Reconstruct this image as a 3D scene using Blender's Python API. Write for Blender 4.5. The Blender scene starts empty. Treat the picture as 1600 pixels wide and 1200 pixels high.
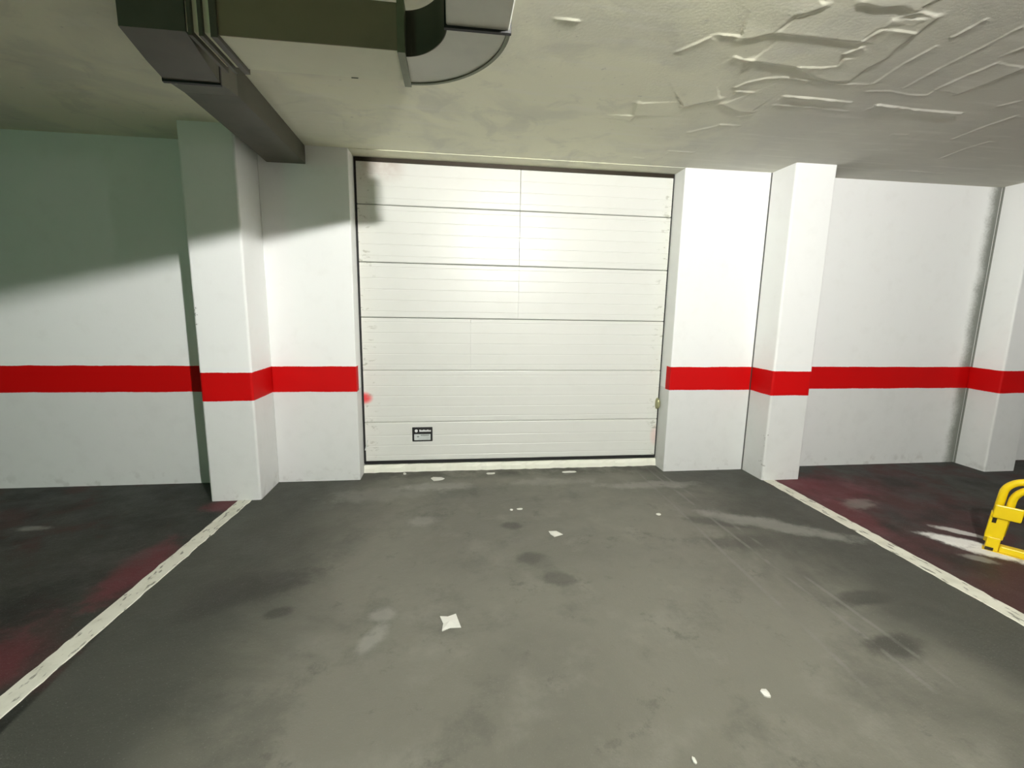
import bpy, bmesh, math, random
import numpy as np
from mathutils import Vector, Matrix

random.seed(4)
SC = bpy.context.scene
COL = SC.collection

# ------------------------------------------------------------------ measures (metres)
CEIL = 2.4313
DOOR_Y = 0.167
X_DL, X_DR = -0.7312, 1.7626
LP = (-1.661, -1.336, -0.331)      # left pillar  x0, x1, front y
RP = (2.4827, 2.8127, -0.2645)
FP = (4.6244, 4.9353, -0.228)
YL, YR = 0.028, 0.036              # bay walls left and right of the door wall
S0, S1 = 0.702, 0.895              # red band
ROOM = (-7.0, 9.5, -9.5)
LAMP = (.76, -3.80, 2.302)

# ------------------------------------------------------------------ node helper
class S:
    """one scalar socket of a node tree with arithmetic"""
    def __init__(s, nt, sock): s.nt, s.k = nt, sock
    def _m(s, op, *a, clamp=False):
        n = s.nt.nodes.new('ShaderNodeMath'); n.operation = op; n.use_clamp = clamp
        for i, v in enumerate((s,) + a):
            if isinstance(v, S): s.nt.links.new(v.k, n.inputs[i])
            else: n.inputs[i].default_value = v
        return S(s.nt, n.outputs[0])
    def __add__(s, o): return s._m('ADD', o)
    def __sub__(s, o): return s._m('SUBTRACT', o)
    def __mul__(s, o): return s._m('MULTIPLY', o)
    __radd__ = __add__; __rmul__ = __mul__
    def inv(s): return (s * -1.0) + 1.0
    def gt(s, v): return s._m('GREATER_THAN', v)
    def lt(s, v): return s._m('LESS_THAN', v)
    def mx(s, o): return s._m('MAXIMUM', o)
    def sq(s): return s * s
    def sqrt(s): return s._m('SQRT')
    def step(s, a, b):
        n = s.nt.nodes.new('ShaderNodeMapRange'); n.interpolation_type = 'SMOOTHSTEP'
        s.nt.links.new(s.k, n.inputs[0])
        n.inputs[1].default_value, n.inputs[2].default_value = a, b
        n.inputs[3].default_value, n.inputs[4].default_value = 0, 1
        if b < a:
            n.inputs[1].default_value, n.inputs[2].default_value = b, a
            n.inputs[3].default_value, n.inputs[4].default_value = 1, 0
        return S(s.nt, n.outputs[0])

class Mat:
    def __init__(m, name, col=(.5, .5, .5), rough=.6, metal=0., spec=.5):
        m.m = bpy.data.materials.new(name); m.m.use_nodes = True
        m.nt = m.m.node_tree
        m.b = m.nt.nodes['Principled BSDF']
        m.b.inputs['Roughness'].default_value = rough
        m.b.inputs['Metallic'].default_value = metal
        m.b.inputs['Specular IOR Level'].default_value = spec
        m.b.inputs['Base Color'].default_value = (*col, 1)
        m.geo = None
        m.c = None
        m.col0 = col
    def xyz(m):
        if not m.geo:
            g = m.nt.nodes.new('ShaderNodeNewGeometry'); m.gp = g.outputs['Position']
            sp = m.nt.nodes.new('ShaderNodeSeparateXYZ'); m.nt.links.new(m.gp, sp.inputs[0])
            m.geo = [S(m.nt, o) for o in sp.outputs]
        return m.geo
    def noise(m, scale, detail=4, rough=.55, stretch=(1, 1, 1), off=(0, 0, 0), dist=0):
        m.xyz()
        mp = m.nt.nodes.new('ShaderNodeMapping'); m.nt.links.new(m.gp, mp.inputs[0])
        mp.inputs['Scale'].default_value = stretch; mp.inputs['Location'].default_value = off
        n = m.nt.nodes.new('ShaderNodeTexNoise'); m.nt.links.new(mp.outputs[0], n.inputs['Vector'])
        n.inputs['Scale'].default_value = scale; n.inputs['Detail'].default_value = detail
        n.inputs['Roughness'].default_value = rough; n.inputs['Distortion'].default_value = dist
        return S(m.nt, n.outputs[0])
    def mix(m, fac, col):
        n = m.nt.nodes.new('ShaderNodeMix'); n.data_type = 'RGBA'
        if m.c is None: n.inputs[6].default_value = (*m.col0, 1)
        else: m.nt.links.new(m.c, n.inputs[6])
        n.inputs[7].default_value = (*col, 1)
        m.nt.links.new(fac.k, n.inputs[0])
        m.c = n.outputs[2]
        return m
    def bump(m, h, strength=.3, dist=.01):
        n = m.nt.nodes.new('ShaderNodeBump'); m.nt.links.new(h.k, n.inputs['Height'])
        n.inputs['Strength'].default_value = strength; n.inputs['Distance'].default_value = dist
        m.nt.links.new(n.outputs[0], m.b.inputs['Normal']); return m
    def rough(m, s): m.nt.links.new(s.k, m.b.inputs['Roughness']); return m
    def done(m):
        if m.c is not None: m.nt.links.new(m.c, m.b.inputs['Base Color'])
        return m.m

# ------------------------------------------------------------------ materials
def wall_material():
    m = Mat('painted_plaster', (.89, .90, .885), .6, spec=.2)
    x, y, z = m.xyz()
    n = m.noise(9, 5)
    wob = (m.noise(4, 2) - .5) * .012 + (m.noise(60, 2) - .5) * .004
    zz = z + wob
    m.mix(n.step(.5, .8) * .25, (.78, .78, .75))
    low = zz.lt(S0 + .01)
    m.mix(low, (.72, .73, .715))
    m.mix(low * n.step(.45, .75) * .35, (.64, .65, .63))
    # scuffs near the floor
    m.mix(z.step(.16, .0) * m.noise(14, 5, off=(3, 1, 0)).step(.52, .7) * .4, (.4, .39, .36))
    # painted band, left bare on the door reveals
    band = zz.gt(S0) * zz.lt(S1)
    bare = (x.gt(-.80) * x.lt(1.768)) * y.gt(.075)
    m.mix(band * bare.inv(), (.56, .0004, .001))
    # damp dirt in the corner beside the far right pillar
    dirt = x.gt(4.0) * x.lt(FP[0] + .004) * y.gt(.01)
    w = (m.noise(5, 4, off=(0, 0, 7)) - .5) * .09 + (m.noise(60, 3) - .5) * .05
    m.mix(dirt * (x + w).step(4.49, 4.61) * (zz.gt(S0) * zz.lt(S1)).inv() * .8, (.12, .13, .10))
    # dark open joint where the flank meets the right pillar
    m.mix(x.gt(RP[0] - .009) * x.lt(RP[0] + .0005) * y.gt(-.005) * y.lt(.01) * .85, (.06, .06, .05))
    # chipped grey marks on pillar arrises
    chip = m.noise(38, 3, off=(5, 2, 1)).step(.62, .66)
    m.mix(chip * x.gt(2.44) * x.lt(2.50) * z.gt(.08) * z.lt(.45) * y.lt(-.2) * .6, (.25, .25, .23))
    m.mix(chip * x.gt(-1.67) * x.lt(-1.635) * z.gt(1.0) * z.lt(1.32) * y.lt(-.2) * .7, (.2, .2, .2))
    m.bump(m.noise(120, 4), .12, .004)
    return m.done()

def ceiling_material():
    m = Mat('bare_concrete_ceiling', (.84, .83, .64), .7)
    x, y, z = m.xyz()
    n = m.noise(1.6, 5, dist=.4)
    m.mix(n.step(.45, .62) * .5, (.62, .615, .52))
    m.mix(m.noise(3.2, 7, .65, off=(4, 4, 0), dist=.8).step(.52, .64) * .25, (.50, .49, .42))
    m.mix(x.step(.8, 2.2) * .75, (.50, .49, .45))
    m.mix(m.noise(9, 5, stretch=(.25, 2, 1)).step(.5, .75) * .3, (.84, .83, .75))
    m.mix(m.noise(30, 3, off=(2, 4, 0)).step(.68, .74) * .35, (.40, .39, .34))
    m.bump(m.noise(70, 5) + m.noise(12, 3) * .6, .15, .005)
    return m.done()

def floor_material():
    m = Mat('worn_asphalt_floor', (.165, .162, .134), .62, spec=.35)
    x, y, z = m.xyz()
    n1 = m.noise(.9, 5, .6, dist=.5); n2 = m.noise(3.5, 6, .65); n3 = m.noise(150, 2)
    # lane: worn pale middle, darker edges of the run
    m.mix(n1.step(.42, .62) * .6, (.122, .120, .101))
    m.mix(n2.step(.48, .72) * .6, (.225, .221, .188))
    m.mix(m.noise(2.1, 6, .7, off=(6, 1, 0)).step(.50, .68) * .55, (.085, .085, .074))
    m.mix((x - 1.2 + (n1 - .5) * 1.2).step(.35, 1.0) * .85, (.042, .044, .038))
    m.mix((x * -1. - .35 + (n1 - .5) * 1.).step(.0, .7) * .85, (.040, .044, .037))
    # neighbouring bays: old dark red floor paint, half worn away
    bay = (x - 2.53).step(0, .02).mx((x * -1. - 1.46 + y * -.042).step(0.04, .06))
    m.mix(bay, (.030, .033, .027))
    m.mix(x.gt(2.5) * (n1 * .6 + n2 * .4 - (y * .06)).step(.50, .62) * .8, (.055, .018, .020))
    m.mix(bay * (n2 * .6 + n1 * .4).step(.50, .60) * .6, (.060, .024, .024))
    m.mix(bay * m.noise(2.2, 5, off=(3, 8, 0)).step(.47, .66) * .8, (.013, .014, .012))
    jit = (m.noise(7, 8, .72) - .5) * 2.6 + (m.noise(2.5, 3, off=(1, 2, 5)) - .5) * 1.2
    def spot(cx, cy, rx, ry, rot, col, a, soft=.5):
        c, s = math.cos(rot), math.sin(rot)
        u = ((x - cx) * c + (y - cy) * s) * (1 / rx); v = ((y - cy) * c - (x - cx) * s) * (1 / ry)
        d = (u.sq() + v.sq()).sqrt() + jit
        m.mix(d.step(1.1 + soft, 1.1 - soft) * a, col)
    dk, lt, wh, mr = (.040, .041, .035), (.30, .30, .27), (.88, .88, .85), (.115, .022, .030)
    for a in ((-.96, -1.38, .20, .12, .3, dk, .85), (-1.1, -1.55, .1, .05, .5, dk, .7), (-.78, -1.6, .06, .03, .4, dk, .7),
              (.36, -.87, .06, .04, -.5, dk, .6), (.42, -1.25, .07, .05, 0, dk, .55), (.54, -1.47, .08, .04, -.2, dk, .5),
              (1.81, -2.07, .10, .06, .2, dk, .8), (1.95, -1.76, .16, .05, .1, dk, .7), (1.75, -.95, .3, .05, -.3, dk, .5),
              (1.70, -1.2, .22, .07, 0, dk, .5), (-.34, -1.82, .035, .08, -.4, lt, .55), (-.31, -1.66, .04, .04, 0, lt, .5),
              (2.05, -1.02, .42, .07, -.55, lt, .5), (1.5, -.28, .3, .06, 0, lt, .5), (-.2, -.75, .08, .05, 0, lt, .4),
              (-.12, -.18, .22, .06, 0, lt, .5), (.75, -.15, .25, .06, 0, lt, .35), (-.5, -.3, .3, .1, .1, lt, .25),
              (-1.56, -.40, .10, .08, 0, mr, .9), (-1.60, -1.15, .09, .22, 0, mr, .8), (-1.75, -1.85, .14, .25, 0, mr, .6),
              (2.72, -.36, .16, .12, 0, mr, .9), (2.95, -.5, .3, .2, 0, mr, .7), (2.68, -.9, .1, .3, 0, mr, .6),
              (-2.5, -.65, .08, .03, 0, lt, .5), (-2.3, -1.1, .5, .2, 0, dk, .6),
              (2.9, -.75, .12, .06, .4, lt, .4), (2.75, -1.25, .05, .02, 0, wh, .0)):
        spot(*a)
    # white powdery patch round the yellow barrier's foot
    spot(3.03, -1.31, .13, .05, -.75, wh, .9, .4); spot(3.10, -1.47, .14, .05, -.75, wh, .9, .4)
    spot(3.17, -1.20, .10, .03, -.75, wh, .55, .4); spot(3.22, -1.62, .12, .04, -.75, wh, .7, .4); spot(2.93, -1.50, .07, .03, -.6, lt, .6, .4)
    # faint wheel scrapes down the right side of the lane
    for x0, k in ((1.79, .05), (1.70, .03), (1.52, -.02)):
        d = (x - x0 + (y + 1.2) * k + (n1 - .5) * .05)
        m.mix((d.sq()).step(.0002, .0) * y.gt(-2.3) * n2.step(.4, .6) * .6, (.19, .185, .17))
    # darker strip of floor along the sill
    m.mix(y.step(-.10, .08) * x.gt(-.75) * x.lt(1.8) * n2.step(.35, .6) * .8, (.05, .05, .043))
    m.mix(m.noise(5, 9, .75, off=(9, 3, 0)).step(.56, .68) * .5, (.070, .070, .060))
    m.mix(n3.step(.62, .72) * .35, (.22, .22, .2))
    m.bump(n3 + m.noise(45, 4) * 2., .22, .005)
    m.rough(n2.step(.3, .7) * .2 + .52)
    return m.done()

def door_material():
    m = Mat('white_lacquered_steel', (.72, .725, .685), .36, spec=.4)
    x, y, z = m.xyz()
    n = m.noise(6, 4)
    m.mix(n.step(.5, .75) * .25, (.66, .66, .61))
    # rubbed red paint from the band, left edge and right edge
    d = ((x + .716) * (1 / .085)).sq() + ((z - .62) * (1 / .060)).sq()
    m.mix(d.step(1.0, .0), (.78, .004, .03))
    d = ((x - 1.75) * (1 / .06)).sq() + ((z - .27) * (1 / .11)).sq()
    m.mix(d.step(1.1, 0) * .3, (.85, .35, .35))
    # grease and scratches along both edges
    e = x.step(-.55, -.72).mx(x.step(1.63, 1.75))
    m.mix(e * m.noise(26, 4, stretch=(.6, 1, 1.2), off=(1, 7, 2)).step(.60, .68) * .7, (.30, .30, .24))
    m.mix(e * .12, (.6, .6, .45))
    m.mix(((x + .62) * (1 / .3)).sq().step(1., .2) * z.step(2.18, 2.4) * n.step(.3, .6) * .5, (.42, .30, .25))  # brownish patch towards the upper left corner
    m.bump(m.noise(240, 2), .06, .002)
    return m.done()

def metal_material(name, col, rough, metal, stain):
    m = Mat(name, col, rough, metal)
    n = m.noise(5, 5)
    m.mix(n.step(.45, .7) * .6, stain)
    m.bump(m.noise(40, 3), .05, .004)
    return m.done()

def line_material():
    m = Mat('worn_white_road_paint', (.72, .72, .62), .6)
    m.mix(m.noise(10, 5).step(.45, .7) * .5, (.50, .50, .40))
    m.mix(m.noise(22, 5, stretch=(1.6, .5, 1)).step(.57, .64) * .8, (.13, .13, .10))
    m.bump(m.noise(60, 4), .3, .004)
    return m.done()

def plain(name, col, rough=.5, metal=0., v=.15):
    m = Mat(name, col, rough, metal)
    m.mix(m.noise(12, 4).step(.45, .7) * v * 3, tuple(c * .7 for c in col))
    return m.done()

M = dict(
    wall=wall_material(), ceiling=ceiling_material(), floor=floor_material(), door=door_material(), line=line_material(),
    brown=metal_material('brown_shade_sheet_steel', (.30, .255, .17), .6, .1, (.20, .19, .13)),  # dark tone paints shade on the cross run's near face
    duct=metal_material('galvanised_steel', (.66, .66, .58), .5, .2, (.56, .56, .50)),
    shadeduct=metal_material('dull_shade_dark_sheet_steel', (.11, .105, .08), .55, .25, (.07, .075, .055)),  # dark tone carries the shade of plenum and inner bend
    creamduct=metal_material('cream_coated_sheet_steel', (.88, .88, .68), .55, 0, (.80, .82, .62)),
    flange=metal_material('greenish_zinc_flange', (.22, .24, .16), .5, .3, (.15, .16, .11)),
    black=plain('black_rubber', (.008, .008, .008), .6),
    yellow=plain('yellow_enamel', (.84, .60, .004), .38, 0, .05),
    red=plain('dark_red_reflector', (.16, .004, .006), .3),
    dark=plain('blackened_steel', (.03, .022, .012), .5, .5),
    cream=plain('cream_sill_paint', (.9, .9, .78), .55, 0, .03),
    sideway=plain('grey_plaster', (.42, .42, .39), .7),
    paper=plain('white_paper', (.74, .74, .68), .7),
    chrome=plain('pale_label', (.62, .66, .64), .35),
    white=plain('white_print', (.85, .85, .85), .4),
    greyink=plain('grey_print', (.22, .24, .23), .5),
    brass=plain('tarnished_brass', (.36, .36, .20), .4, .4),
    housing=plain('white_lamp_housing', (.7, .7, .68), .4),
)
def emitter(name, col, power):
    m = bpy.data.materials.new(name); m.use_nodes = True
    b = m.node_tree.nodes['Principled BSDF']
    b.inputs['Base Color'].default_value = (.8, .8, .8, 1)
    b.inputs['Emission Color'].default_value = (*col, 1); b.inputs['Emission Strength'].default_value = power
    return m

# ------------------------------------------------------------------ mesh helpers
def obj(name, bm, mat, parent=None, smooth=False):
    bmesh.ops.recalc_face_normals(bm, faces=bm.faces)
    me = bpy.data.meshes.new(name); bm.to_mesh(me); bm.free()
    me.materials.append(mat)
    if smooth:
        me.polygons.foreach_set('use_smooth', [True] * len(me.polygons))
    o = bpy.data.objects.new(name, me); COL.objects.link(o)
    if parent: o.parent = parent
    return o
def tag(o, label=None, cat=None, group=None, kind=None):
    for k, v in (('label', label), ('category', cat), ('group', group), ('kind', kind)):
        if v: o[k] = v
    return o
def thing(name, label, cat, loc=(0, 0, 0), rz=0, group=None):
    o = bpy.data.objects.new(name, None); COL.objects.link(o)
    o.location = loc; o.rotation_euler = (0, 0, rz); o.empty_display_size = .1
    return tag(o, label, cat, group)
def box(bm, a, b, bev=0., seg=2, vert_only=False):
    r = bmesh.ops.create_cube(bm, size=1)
    c = [(a[i] + b[i]) / 2 for i in range(3)]; s = [abs(b[i] - a[i]) for i in range(3)]
    for v in r['verts']:
        v.co = Vector([v.co[i] * s[i] + c[i] for i in range(3)])
    if bev:
        es = {e for v in r['verts'] for e in v.link_edges}
        if vert_only: es = {e for e in es if abs(e.verts[0].co.z - e.verts[1].co.z) > 1e-5}
        bmesh.ops.bevel(bm, geom=list(es), offset=bev, segments=seg, profile=.5, affect='EDGES')
def prism(bm, pts, axis_fn, t0, t1):
    """pts 2D outline; axis_fn(p, t) -> 3D"""
    A = [bm.verts.new(axis_fn(p, t0)) for p in pts]; B = [bm.verts.new(axis_fn(p, t1)) for p in pts]
    n = len(pts)
    bm.faces.new(A); bm.faces.new(B[::-1])
    for i in range(n): bm.faces.new((A[i], B[i], B[(i + 1) % n], A[(i + 1) % n]))
def loft(bm, rings, cap=True):
    V = [[bm.verts.new(p) for p in r] for r in rings]; n = len(rings[0])
    for a, b in zip(V, V[1:]):
        for i in range(n): bm.faces.new((a[i], a[(i + 1) % n], b[(i + 1) % n], b[i]))
    if cap: bm.faces.new(V[0]); bm.faces.new(V[-1][::-1])
def tube(bm, path, r, n=14, flat=1.):
    P = [Vector(p) for p in path]; rings = []; up = Vector((0, 1, 0))
    for i, p in enumerate(P):
        t = (P[min(i + 1, len(P) - 1)] - P[max(i - 1, 0)]).normalized()
        a = up - t * up.dot(t)
        if a.length < .1: a = Vector((0, 0, 1)) - t * t.z
        a.normalize(); b = t.cross(a)
        rings.append([p + (a * math.cos(k * 2 * math.pi / n) * flat + b * math.sin(k * 2 * math.pi / n)) * r for k in range(n)])
    loft(bm, rings)
def lathe(bm, prof, c, n=24, axis='z'):
    rings = []
    for r, h in prof:
        ring = []
        for k in range(n):
            a = 2 * math.pi * k / n
            q = (r * math.cos(a), r * math.sin(a), h)
            if axis == 'y': q = (q[0], q[2], q[1])
            ring.append(Vector(c) + Vector(q))
        rings.append(ring)
    loft(bm, rings)

# ------------------------------------------------------------------ the setting
def structure(name, bm, mat, label=None):
    o = obj(name, bm, mat); o['kind'] = 'structure'
    if label: o['label'] = label
    return o
bm = bmesh.new(); box(bm, (ROOM[0], ROOM[2], -.2), (ROOM[1], .6, 0)); structure('floor', bm, M['floor'])

# back wall of the bay: two flanks and the lintel round the door opening
bm = bmesh.new()
box(bm, (LP[1], 0, 0), (X_DL, .4, CEIL), .006, 2, True)
box(bm, (X_DR, 0, 0), (RP[0], .4, CEIL), .006, 2, True)
structure('wall_back', bm, M['wall'])
bm = bmesh.new(); box(bm, (X_DL, 0.0, 2.428), (X_DR, .4, CEIL)); structure('trim_1', bm, M['ceiling'])
bm = bmesh.new(); box(bm, (ROOM[0], YL, 0), (LP[1] - .02, .4, CEIL)); structure('wall_back_left', bm, M['wall'])
bm = bmesh.new(); box(bm, (RP[0] + .02, YR, 0), (ROOM[1], .4, CEIL)); structure('wall_back_right', bm, M['wall'])
bm = bmesh.new(); box(bm, (ROOM[0] - .2, ROOM[2], 0), (ROOM[0], .4, CEIL)); structure('wall_left', bm, M['sideway'])
bm = bmesh.new(); box(bm, (ROOM[1], ROOM[2], 0), (ROOM[1] + .2, .4, CEIL)); structure('wall_right', bm, M['sideway'])
bm = bmesh.new(); box(bm, (ROOM[0] - .2, ROOM[2] - .2, 0), (ROOM[1] + .2, ROOM[2], CEIL)); structure('wall_front', bm, M['sideway'])
# dark space behind the gaps round the door
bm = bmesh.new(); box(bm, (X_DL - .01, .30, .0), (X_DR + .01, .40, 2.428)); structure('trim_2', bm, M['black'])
# painted concrete sill under the door: ragged front edge
bm = bmesh.new()
n = 60; rings = []
for i in range(n + 1):
    x = X_DL + .002 + (X_DR - X_DL - .004) * i / n
    j = random.uniform(-.006, .006); h = .063 + random.uniform(-.002, .002)
    rings.append([(x, .298, 0), (x, .150 + j, 0), (x, .153 + j, h * .55), (x, .160, h), (x, .298, h)])
loft(bm, rings); structure('trim_3', bm, M['cream'])

def pillar(label, P, y1):
    bm = bmesh.new(); box(bm, (P[0], P[2], 0), (P[1], y1, CEIL), .014, 3, True)
    o = obj('pillar', bm, M['wall']); tag(o, label, 'pillar')
    return o
pillar('white square pillar with red band left of the garage door, under the duct', LP, YL)
pillar('white square pillar with red band just right of the garage door', RP, YR)
pillar('white pillar with red band behind the yellow parking barrier', FP, YR)

# ceiling slab with the marks left by its formwork
RIDGES = [
 [(1.02,-1.64),(1.04,-1.65),(1.12,-1.65)],
 [(1.20,-1.51),(1.25,-1.49),(1.29,-1.50)],
 [(1.37,-1.26),(1.39,-1.31),(1.45,-1.36),(1.52,-1.38),(1.58,-1.38),(1.68,-1.37)],
 [(1.63,-1.80),(1.62,-1.84),(1.64,-1.87),(1.68,-1.89),(1.74,-1.88)],
 [(1.63,-1.69),(1.63,-1.73),(1.64,-1.78)],
 [(1.67,-1.78),(1.78,-1.78)],
 [(1.64,-1.61),(1.66,-1.66)],
 [(1.53,-1.48),(1.63,-1.49),(1.69,-1.51),(1.67,-1.57)],
 [(1.98,-1.40),(1.95,-1.57),(1.95,-1.71)],
 [(2.16,-1.38),(2.14,-1.56),(2.14,-1.73)],
 [(2.32,-1.42),(2.32,-1.54),(2.33,-1.59),(2.33,-1.65)],
 [(1.66,-1.21),(1.84,-1.21),(2.04,-1.20)],
 [(2.20,-1.20),(2.44,-1.18),(2.72,-1.18)],
 [(2.02,-1.32),(2.12,-1.34),(2.25,-1.32),(2.34,-1.33),(2.32,-1.41)],
 [(1.77,-1.36),(1.96,-1.38)],
 [(2.82,-1.29),(2.85,-1.35)],
 [(3.07,-0.86),(3.04,-1.05),(3.04,-1.20)],
 [(1.55,-0.82),(1.67,-0.82)],
 [(1.59,-0.94),(1.64,-0.97)],
 [(1.43,-0.68),(1.55,-0.81)],
 [(1.47,-0.34),(1.64,-0.34)],
 [(3.28,-0.23),(3.52,-0.23),(3.74,-0.22)],
 [(3.37,-0.52),(3.33,-0.69),(3.33,-0.85)],
 [(1.68,-1.11),(1.88,-1.11),(2.11,-1.10)],
 [(1.95,-1.78),(1.95,-1.89)],
 [(2.29,-1.68),(2.30,-1.76)],
 [(1.40,-1.22),(1.48,-1.22)],
 [(0.39,-1.65),(0.47,-1.65)],
 [(1.29,-0.17),(1.36,-0.15)],
 [(0.94,-1.51),(0.99,-1.58),(1.02,-1.63)],
 [(2.65,-0.86),(2.73,-0.86)],
 [(2.14,-1.73),(2.13,-1.87)],
]
STEPS = [
 [(1.31,-1.87),(1.28,-1.83),(1.24,-1.81),(1.24,-1.75),(1.24,-1.70),(1.19,-1.66),(1.14,-1.64)],
 [(1.26,-1.70),(1.39,-1.70),(1.49,-1.70),(1.62,-1.70)],
 [(1.29,-1.50),(1.42,-1.49),(1.55,-1.48),(1.68,-1.41),(1.77,-1.39),(1.84,-1.41),(1.82,-1.52),(1.83,-1.60),(1.80,-1.67),(1.78,-1.78),(1.76,-1.87)],
 [(1.43,-1.91),(1.51,-1.90),(1.58,-1.92),(1.65,-1.90)],
 [(1.22,-1.02),(1.29,-1.08),(1.36,-1.13)],
 [(1.41,-1.08),(1.55,-1.01),(1.62,-1.01)],
 [(2.47,-1.37),(2.48,-1.49),(2.49,-1.63)],
 [(1.01,-0.79),(1.01,-0.86),(0.97,-1.01)],
]
RIDGE_H, STEP_H = .0046, .0045
def build_ceiling():
    gx0, gx1, gy0, gy1, d = .3, 3.96, -2.16, .0, .006
    nx, ny = int(round((gx1 - gx0) / d)) + 1, int(round((gy1 - gy0) / d)) + 1
    X, Y = np.meshgrid(np.linspace(gx0, gx1, nx), np.linspace(gy0, gy1, ny))
    H = np.zeros_like(X)
    rng = np.random.default_rng(3)
    def field(pl):
        best = np.full(X.shape, 1e9); sx = np.zeros_like(X); sy = np.zeros_like(X); T = np.zeros_like(X)
        L = 0.
        for (ax, ay), (bx, by) in zip(pl, pl[1:]):
            vx, vy = bx - ax, by - ay; l2 = vx * vx + vy * vy; l = math.sqrt(l2)
            t = np.clip(((X - ax) * vx + (Y - ay) * vy) / l2, 0, 1)
            px, py = ax + t * vx, ay + t * vy
            q = np.hypot(X - px, Y - py); k = q < best
            best = np.where(k, q, best); sx = np.where(k, px, sx); sy = np.where(k, py, sy); T = np.where(k, L + t * l, T)
            L += l
        rx, ry = sx - LAMP[0], sy - LAMP[1]; r = np.hypot(rx, ry)
        side = ((X - sx) * rx + (Y - sy) * ry) / r          # + beyond the line as seen from the lamp
        ends = (T <= 1e-9) | (T >= L - 1e-9)
        return best, side, T, ends
    for pl in RIDGES:
        b, s, T, E = field(pl)
        amp = RIDGE_H * (1.9 if pl in (RIDGES[11], RIDGES[12]) else .85) * np.interp(T, np.linspace(0, 1.2, 45), rng.uniform(.45, 1.1, 45))
        far = np.exp(-b / .032)
        near = np.exp(-(b / .0055) ** 2)
        far = np.where(E, np.exp(-(b / .012) ** 2), far)
        H = np.maximum(H, amp * np.where(s > 0, far, near))
    G = np.zeros_like(X)
    for pl in STEPS:
        b, s, T, E = field(pl)
        G = np.maximum(G, STEP_H * np.where(E, np.exp(-(b / .02) ** 2), np.where(s < 0, np.exp(-b / .10), np.exp(-(b / .012) ** 2))))
    H = H + G
    for k in range(14):                                      # slow hand-float waves
        a = rng.uniform(0, math.pi); f = rng.uniform(2, 9); H += .0002 * np.sin((X * math.cos(a) + Y * math.sin(a)) * f + rng.uniform(0, 6))
    edge = np.minimum.reduce([(X - gx0) / .15, (gx1 - X) / .15, (Y - gy0) / .15, (gy1 - Y) / .08]).clip(0, 1)
    H = np.clip(H, 0, None) * edge
    verts = np.stack([X.ravel(), Y.ravel(), (CEIL - H).ravel()], 1)
    idx = np.arange(nx * ny).reshape(ny, nx)
    F = np.stack([idx[:-1, :-1], idx[1:, :-1], idx[1:, 1:], idx[:-1, 1:]], -1).reshape(-1, 4)
    n0 = len(verts)
    ex = np.array([(x, y, CEIL) for y in (ROOM[2], gy0, gy1, .4) for x in (ROOM[0], gx0, gx1, ROOM[1])])
    Q = [(n0 + r * 4 + c, n0 + r * 4 + 4 + c, n0 + r * 4 + 5 + c, n0 + r * 4 + 1 + c) for r in range(3) for c in range(3) if not (r == 1 and c == 1)]
    top = np.array([(x, y, CEIL + .15) for x, y in ((ROOM[0], ROOM[2]), (ROOM[1], ROOM[2]), (ROOM[1], .4), (ROOM[0], .4))])
    n1 = n0 + 16
    Q.append((n1, n1 + 1, n1 + 2, n1 + 3))
    V = np.concatenate([verts, ex, top])
    me = bpy.data.meshes.new('ceiling')
    me.from_pydata(V.tolist(), [], F.tolist() + Q)
    me.polygons.foreach_set('use_smooth', [True] * len(me.polygons))
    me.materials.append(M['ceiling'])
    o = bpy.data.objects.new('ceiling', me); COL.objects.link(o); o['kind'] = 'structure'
build_ceiling()

# ------------------------------------------------------------------ sectional garage door
door = bpy.data.objects.new('door_1', None); COL.objects.link(door); door.location = (0, 0, 0)
door['kind'] = 'structure'; door['label'] = 'white sectional garage door of six ribbed panels'
J = [.0925, .4176, .8416, 1.2583, 1.6758, 2.0955, 2.398]
GAP = [0, .0013, .0009, .0022, .0022, .0022, 0]
def panel(i, z0, z1, splits):
    bm = bmesh.new(); y = DOOR_Y; th = .04
    z0 += GAP[i]; z1 -= GAP[i + 1]
    prof = [(y + th, z0), (y + .006, z0), (y + .0015, z0 + .003), (y, z0 + .008)]
    pitch = .0838; z = z0 + pitch * .55
    while z < z1 - .03:
        prof += [(y, z - .0045), (y + .0016, z - .001), (y + .0016, z + .001), (y, z + .0045)]
        z += pitch
    prof += [(y, z1 - .008), (y + .0015, z1 - .003), (y + .006, z1), (y + th, z1)]
    xs = [X_DL + .018] + splits + [X_DR - .013]
    for a, b in zip(xs, xs[1:]):
        g = .0016 if i > 3 else .0005
        prism(bm, prof, lambda p, t: (t, p[0], p[1]), a + (g if a != xs[0] else 0), b - (g if b != xs[-1] else 0))
    return obj('panel', bm, M['door'], door)
SPL = {5: [.5146], 4: [.5146], 3: [.5146], 2: [.135]}
for i in range(6): panel(i, J[i], J[i + 1], SPL.get(i, []))
bm = bmesh.new(); box(bm, (X_DL + .012, DOOR_Y + .03, .09), (X_DR - .012, DOOR_Y + .045, 2.4)); o = obj('backing', bm, M['greyink'], door)
bm = bmesh.new(); box(bm, (X_DL + .006, DOOR_Y + .002, .0655), (X_DR - .006, DOOR_Y + .036, .0935), .003); obj('bottom_seal', bm, M['black'], door)['label'] = 'black rubber seal along the door foot'
for xa, xb in ((X_DL + .0005, X_DL + .0175), (X_DR - .0125, X_DR - .0005)):
    bm = bmesh.new(); box(bm, (xa, DOOR_Y + .006, .072), (xb, DOOR_Y + .04, 2.4275)); obj('side_seal', bm, M['black'], door)['label'] = 'black rubber side seal'
bm = bmesh.new(); box(bm, (X_DL + .011, DOOR_Y + .002, 2.399), (X_DR - .011, DOOR_Y + .04, 2.4275)); obj('top_seal', bm, M['dark'], door)
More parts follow.
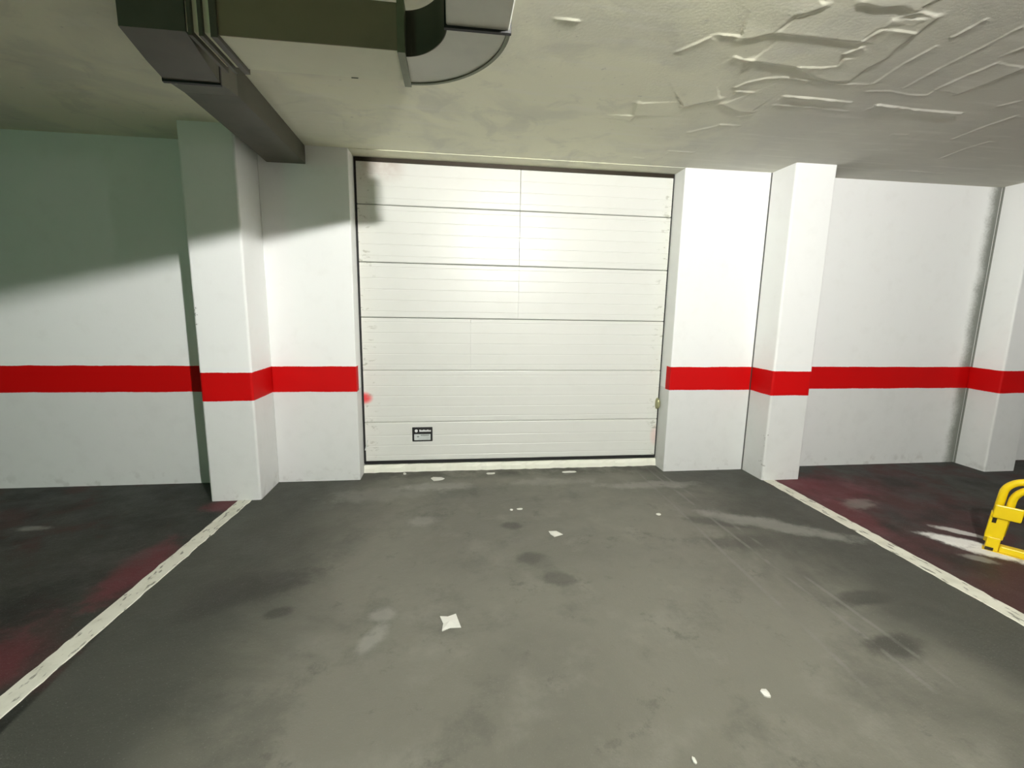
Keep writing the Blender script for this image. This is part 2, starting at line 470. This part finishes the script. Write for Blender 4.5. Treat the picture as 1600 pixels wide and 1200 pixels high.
# black maker's plate on the lowest panel
px0, px1, pz0, pz1 = -.340, -.177, .255, .375
bm = bmesh.new(); box(bm, (px0, DOOR_Y - .007, pz0), (px1, DOOR_Y, pz1), .004, 2)
pl = obj('maker_plate', bm, M['black'], door); pl['label'] = 'small black plate with white print'
bm = bmesh.new(); lathe(bm, [(.0005, -.0095), (.0115, -.0095), (.0125, -.0065)], (-.308, DOOR_Y, .345), 24, 'y'); obj('white_dot', bm, M['white'], pl)
bm = bmesh.new()
for k in range(9):
    x = -.283 + k * .0105
    box(bm, (x, DOOR_Y - .0085, .337), (x + .0095, DOOR_Y - .0065, .337 + (.014 if k % 3 else .018)), .001, 1)
obj('print_line', bm, M['white'], pl)
bm = bmesh.new(); box(bm, (-.325, DOOR_Y - .009, .268), (-.193, DOOR_Y - .0065, .317), .003, 2); lb = obj('pale_label', bm, M['chrome'], pl)
bm = bmesh.new()
for k in range(6): box(bm, (-.272 + k * .0115, DOOR_Y - .0098, .303), (-.263 + k * .0115, DOOR_Y - .0088, .313), .001, 1)
prism(bm, [(-.304, .302), (-.284, .302), (-.289, .291), (-.299, .291)], lambda p, t: (p[0], t, p[1]), DOOR_Y - .0098, DOOR_Y - .0088)
obj('grey_print', bm, M['greyink'], lb)
# oval lock body on the right edge
bm = bmesh.new()
ring = lambda s, y: [(1.744 + .0165 * s * math.cos(a) * (1 if abs(math.cos(a)) < .7 else 1), y, .557 + .043 * s * math.copysign(abs(math.sin(a)) ** .75, math.sin(a))) for a in [k * 2 * math.pi / 28 for k in range(28)]]
loft(bm, [ring(1.15, DOOR_Y), ring(1.15, DOOR_Y - .006), ring(.95, DOOR_Y - .010), ring(.95, DOOR_Y - .026), ring(.78, DOOR_Y - .033), ring(.2, DOOR_Y - .034)])
lk = obj('lock', bm, M['brass'], door, True); lk['label'] = 'oval tarnished brass lock on the door edge'
# scratches curled up at the left edge of the lowest panel: bent sheet lip
bm = bmesh.new(); prism(bm, [(-.720, .19), (-.712, .19), (-.694, .27), (-.698, .272)], lambda p, t: (p[0], t, p[1]), DOOR_Y - .012, DOOR_Y + .0)
obj('bent_lip', bm, M['chrome'], door)

# ------------------------------------------------------------------ ventilation duct
DB, DT = 2.155, 2.290
duct = thing('ventilation_duct', 'grey sheet metal ventilation duct hung under the ceiling, elbowed above the garage door', 'duct', (0, -1.9, DT))
def dobj(name, bm, mat, smooth=False, parent=None):
    o = obj(name, bm, mat, parent or duct, smooth)
    o.matrix_parent_inverse = Matrix.Translation(Vector((0, -1.9, DT))).inverted() if not parent else Matrix()
    return o
# run towards the camera
bm = bmesh.new(); box(bm, (-.020, -6.6, DB), (.165, -2.052, CEIL - .004), .004, 1); dobj('main_run', bm, M['duct'])
# quarter bend
ce = (-.162, -2.045); ri, ro = .145, .325
bm = bmesh.new(); rings = []
for k in range(25):
    a = math.pi / 2 * k / 24; c, s = math.cos(a), math.sin(a)
    ex = .04 * math.sin(a)
    rings.append([(ce[0] + ri * c, ce[1] + (ri + ex) * s, DB), (ce[0] + ro * c, ce[1] + (ro + ex) * s, DB), (ce[0] + ro * c, ce[1] + (ro + ex) * s, DT), (ce[0] + ri * c, ce[1] + (ri + ex) * s, DT)])
loft(bm, rings); elbow = dobj('elbow', bm, M['duct'])
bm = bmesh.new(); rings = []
for k in range(25):                                          # dark sheet, paints the shade on the inner curve
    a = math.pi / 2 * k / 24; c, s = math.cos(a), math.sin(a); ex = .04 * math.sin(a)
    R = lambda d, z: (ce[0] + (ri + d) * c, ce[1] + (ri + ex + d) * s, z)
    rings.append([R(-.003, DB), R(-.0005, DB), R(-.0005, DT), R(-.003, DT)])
loft(bm, rings); dobj('inner_shade_sheet', bm, M['shadeduct'])
bm = bmesh.new(); rings = []
for k in range(25):                                          # folded seam along the outer edge of the bend
    a = math.pi / 2 * k / 24; c, s = math.cos(a), math.sin(a); ex = .04 * math.sin(a)
    R = lambda d, z: (ce[0] + (ro + d) * c, ce[1] + (ro + ex + d) * s, z)
    rings.append([R(-.006, DB - .004), R(.006, DB - .004), R(.006, DB + .012), R(-.006, DB + .012)])
loft(bm, rings); dobj('seam', bm, M['flange'])
bm = bmesh.new(); box(bm, (-.026, -2.058, DB - .007), (.171, -2.044, DT + .006), .001, 1); f1 = dobj('flange', bm, M['black'])
f1['label'] = 'black joint flange on the run towards the camera'
bm = bmesh.new(); box(bm, (-.176, -1.908, DB - .010), (-.152, -1.670, DT + .006), .001, 1); dobj('flange', bm, M['flange'])
# run along the wall
yb0, yb1 = -1.896, -1.688
bm = bmesh.new(); box(bm, (-.71, yb0, DB), (-.174, yb1, DT), .003, 1); dobj('cross_run', bm, M['creamduct'])
bm = bmesh.new(); box(bm, (-.71, yb0 - .004, DB - .001), (-.174, yb0 - .0005, DT), .0008, 1); dobj('front_shade_sheet', bm, M['brown'])  # dark sheet paints the near face's shade over the cream duct
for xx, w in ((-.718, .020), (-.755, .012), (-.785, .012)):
    bm = bmesh.new(); box(bm, (xx - w / 2, yb0 - .012, DB - .012), (xx + w / 2, yb1 + .012, DT + .004), .001, 1); dobj('flange', bm, M['shadeduct'])
bm = bmesh.new(); box(bm, (-.80, yb0, DB + .003), (-.71, yb1, DT), .002, 1); dobj('sleeve', bm, M['creamduct'])
# plenum box where the cross run meets the wall run
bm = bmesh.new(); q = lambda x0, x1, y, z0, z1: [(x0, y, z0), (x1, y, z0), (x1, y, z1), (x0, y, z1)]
loft(bm, [q(-.985, -.80, yb0 - .006, DB, CEIL - .004), q(-1.03, -.835, -1.70, DB, CEIL - .004), q(-1.055, -.862, -1.555, DB, CEIL - .004)]); dobj('plenum_box', bm, M['shadeduct'])  # dark colour stands for the deep shade on its near face
bm = bmesh.new(); loft(bm, [q(-1.060, -.858, -1.562, DB - .006, CEIL - .01), q(-1.063, -.861, -1.545, DB - .006, CEIL - .01)]); dobj('flange', bm, M['black'])
# run back to the wall
bm = bmesh.new(); loft(bm, [q(-1.055, -.864, -1.548, DB + .004, CEIL - .002), q(-1.215, -.985, -1.10, 2.292, CEIL - .002), q(-1.272, -1.018, -.003, 2.309, CEIL - .002)]); dobj('wall_run', bm, M['shadeduct'])
# strap hangers to the slab
for x, y in ((-.02, -2.7), (.165, -2.7), (-.02, -4.6), (.165, -4.6)):
    bm = bmesh.new(); box(bm, (x - .002, y - .012, DB - .002), (x + .002, y + .012, CEIL), .0008, 1); dobj('hanger_strap', bm, M['flange'])
for x in (-.35,):
    bm = bmesh.new(); box(bm, (x - .012, yb1 - .002, DB - .002), (x + .012, yb1 + .002, CEIL), .0008, 1); dobj('hanger_strap', bm, M['flange'])

# ------------------------------------------------------------------ garage lamp and added fill lamps
def bulkhead(loc, col, power, label, r=.052, h=.05):
    t = thing('ceiling_or_added_lamp', label, 'lamp', (loc[0], loc[1], CEIL))
    z = loc[2] - CEIL
    bm = bmesh.new(); lathe(bm, [(.001, 0), (r + .02, 0), (r + .02, z + h / 2 + .004), (r + .004, z + h / 2), (.001, z + h / 2)], (0, 0, 0), 32); obj('housing', bm, M['housing'], t)
    bm = bmesh.new(); lathe(bm, [(r, z + h / 2), (r, z - h / 2)], (0, 0, 0), 32); obj('diffuser', bm, emitter('lit_diffuser', col, power), t)
    bm = bmesh.new(); lathe(bm, [(r + .003, z - h / 2 + .001), (r + .003, z - h / 2 - .006), (.001, z - h / 2 - .008)], (0, 0, 0), 32); obj('added_cap', bm, M['housing'], t)  # opaque cap added to keep lamp light off the near floor
bulkhead(LAMP, (1, .985, .95), 16500, 'lit round ceiling lamp beside the main duct run', .036, .036)
bulkhead((6.2, -4.6, 2.36), (1, .99, .95), 900, 'added fill lamp, unseen, over the right parking bay')  # added lamp out of view, evens out the ambient light
bulkhead((-4.6, -6.4, 2.2), (.36, 1.0, .55), 720, 'added green fill lamp, unseen, over the left parking bay')  # added lamp out of view, puts green into the shadows

# ------------------------------------------------------------------ painted bay lines
def bay_line(x0, y0, x1, y1, w, label):
    bm = bmesh.new(); n = 150; rings = []
    for i in range(n + 1):
        t = i / n; x = x0 + (x1 - x0) * t; y = y0 + (y1 - y0) * t
        a = w / 2 + random.gauss(0, .0022); b = w / 2 + random.gauss(0, .0022)
        rings.append([(x - a, y, 0), (x + b, y, 0), (x + b - .003, y, .0025), (x - a + .003, y, .0025)])
    loft(bm, rings); o = obj('bay_line', bm, M['line']); tag(o, label, 'parking line')
bay_line(-1.442, LP[2] - .002, -1.69, -6.4, .088, 'worn white floor line running from the left pillar towards the camera')
bay_line(2.548, RP[2] - .002, 2.555, -6.4, .098, 'white floor line running from the right pillar past the yellow barrier')

# ------------------------------------------------------------------ yellow parking barrier
BAR = thing('parking_barrier', 'yellow steel hoop parking barrier standing on the right bay floor', 'parking barrier', (3.118, -1.410, 0), math.atan2(-.8, .6))
def arc(x0, x1, z0, zt, r, n=10):
    p = [(x0, 0, z0), (x0 + .004, 0, zt - r)]
    p += [(x0 + .004 + r - r * math.cos(a), 0, zt - r + r * math.sin(a)) for a in [math.pi / 2 * k / n for k in range(1, n + 1)]]
    p += [(x1 - .004 - r + r * math.sin(a), 0, zt - r + r * math.cos(a)) for a in [math.pi / 2 * k / n for k in range(0, n + 1)]]
    return p + [(x1, 0, z0)]
W = .46
def bobj(name, bm, mat, smooth=False):
    for v in bm.verts: v.co.x += .07 * v.co.z               # the whole frame has been knocked slightly askew
    return obj(name, bm, mat, BAR, smooth)
bm = bmesh.new(); tube(bm, arc(-.016, W + .016, .05, .437, .085), .0195); bobj('outer_hoop', bm, M['yellow'], True)
bm = bmesh.new(); tube(bm, arc(.027, W - .027, .10, .411, .098), .0185); bobj('inner_hoop', bm, M['yellow'], True)
for xx in (0, W):
    s = 1 if xx == 0 else -1
    bm = bmesh.new(); box(bm, (xx - .036 * s, -.021, .075), (xx + .040 * s, .021, .235), .005, 2); bobj('post', bm, M['yellow'])
    bm = bmesh.new(); box(bm, (xx - .022 * s, -.026, .004), (xx + .034 * s, .026, .085), .005, 2); bobj('foot_bracket', bm, M['yellow'])
    bm = bmesh.new(); box(bm, (xx - .024 * s, -.0235, .172), (xx - .006 * s, -.0205, .202)); bobj('bolt_slot', bm, M['dark'])
    bm = bmesh.new(); box(bm, (xx - .020 * s, -.034, .006), (xx + .014 * s, -.0255, .022)); bobj('hinge_pin', bm, M['dark'])
bm = bmesh.new(); box(bm, (-.030, -.036, .205), (.086, -.0205, .286), .007, 2); bobj('lock_plate', bm, M['yellow'])
bm = bmesh.new(); box(bm, (.062, -.024, .382), (.20, -.016, .408), .002, 1); bobj('reflector', bm, M['red'])['label'] = 'dark red reflector strip'
bm = bmesh.new(); box(bm, (-.03, -.03, 0), (W + .03, .03, .005), .002, 1); bobj('base_plate', bm, M['yellow'])
bm = bmesh.new(); box(bm, (.036, -.030, .006), (W - .036, .018, .044), .006, 2); bobj('base_bar', bm, M['yellow'])

# ------------------------------------------------------------------ litter on the floor
def scrap(name, x, y, pts, label, h=.004, cat='litter', group='scraps of litter on the garage floor'):
    bm = bmesh.new(); n = len(pts)
    top = [bm.verts.new((x + px, y + py, h * random.uniform(.6, 1.6))) for px, py in pts]
    mid = bm.verts.new((x + sum(p[0] for p in pts) / n, y + sum(p[1] for p in pts) / n, h * 2.2))
    bot = [bm.verts.new((x + px * .96, y + py * .96, 0)) for px, py in pts]
    for i in range(n):
        j = (i + 1) % n
        bm.faces.new((top[i], top[j], mid)); bm.faces.new((bot[j], bot[i], top[i], top[j]) if 0 else (top[i], bot[i], bot[j], top[j]))
    bm.faces.new(bot[::-1])
    o = obj(name, bm, M['paper']); tag(o, label, cat, group)
blob = lambda rx, ry, n=7: [(rx * math.cos(a) * random.uniform(.75, 1.15), ry * math.sin(a) * random.uniform(.75, 1.15)) for a in [2 * math.pi * k / n for k in range(n)]]
scrap('paper_scrap', -.02, -1.735, [(-.045, .035), (-.01, .030), (.025, .048), (.034, .005), (.047, -.045), (.0, -.042), (-.034, -.060), (-.030, -.01)], 'largest square scrap of crumpled white paper on the floor')
scrap('paper_scrap', .607, -1.005, [(-.035, .04), (.012, .032), (.045, -.008), (-.015, -.035), (-.032, .0)], 'pointed white paper scrap on the floor in front of the door')
scrap('paper_scrap', 1.103, -2.236, blob(.017, .02), 'small round white scrap nearest the camera on the right', .006)
scrap('paper_scrap', .721, -2.444, blob(.008, .012), 'tiny white speck at the bottom edge of the picture', .004)
scrap('paper_scrap', .382, -.644, blob(.010, .012), 'tiny white crumb, left of a close pair in mid floor', .004)
scrap('paper_scrap', .44, -.636, blob(.024, .012), 'tiny white sliver, right of a close pair in mid floor', .004)
scrap('paper_scrap', 1.358, -.798, blob(.017, .014), 'tiny white scrap near the right flank of the door', .004)
scrap('plaster_flake', -.136, -.03, blob(.055, .045, 9), 'pale plaster flake on the floor in front of the black plate', .004)
scrap('plaster_flake', .95, .04, blob(.07, .02, 9), 'pale plaster flake against the sill right of the door centre', .004)
scrap('plaster_flake', -.40, .10, blob(.012, .02, 7), 'tiny white plaster crumb at the left end of the sill', .006)
scrap('plaster_flake', .30, .055, blob(.04, .02, 8), 'pale plaster flake against the sill near the door centre', .004)

# ------------------------------------------------------------------ camera, world, view
cam = bpy.data.cameras.new('camera'); co = bpy.data.objects.new('camera', cam); COL.objects.link(co)
R = Vector((.99219338, -.1234802, .01746246)); U = Vector((.00303265, .16387468, .9864765)); F = Vector((.12467197, .9787225, -.16296985))
mt = Matrix((R, U, -F)).transposed().to_4x4(); mt.translation = (0, -3.5576, 1.35)
co.matrix_world = mt
cam.sensor_width = 36; cam.lens = 36 * 720.11 / 1600; cam.clip_start = .05
SC.camera = co
w = bpy.data.worlds.new('world'); SC.world = w; w.use_nodes = True
w.node_tree.nodes['Background'].inputs[0].default_value = (.8, 1, .85, 1); w.node_tree.nodes['Background'].inputs[1].default_value = .02
SC.view_settings.view_transform = 'Standard'; SC.view_settings.look = 'None'
SC.view_settings.gamma = 1; SC.view_settings.use_curve_mapping = False
SC.view_settings.exposure = 0.32
SC.cycles.max_bounces = 10; SC.cycles.diffuse_bounces = 8
SC.cycles.sample_clamp_indirect = 6
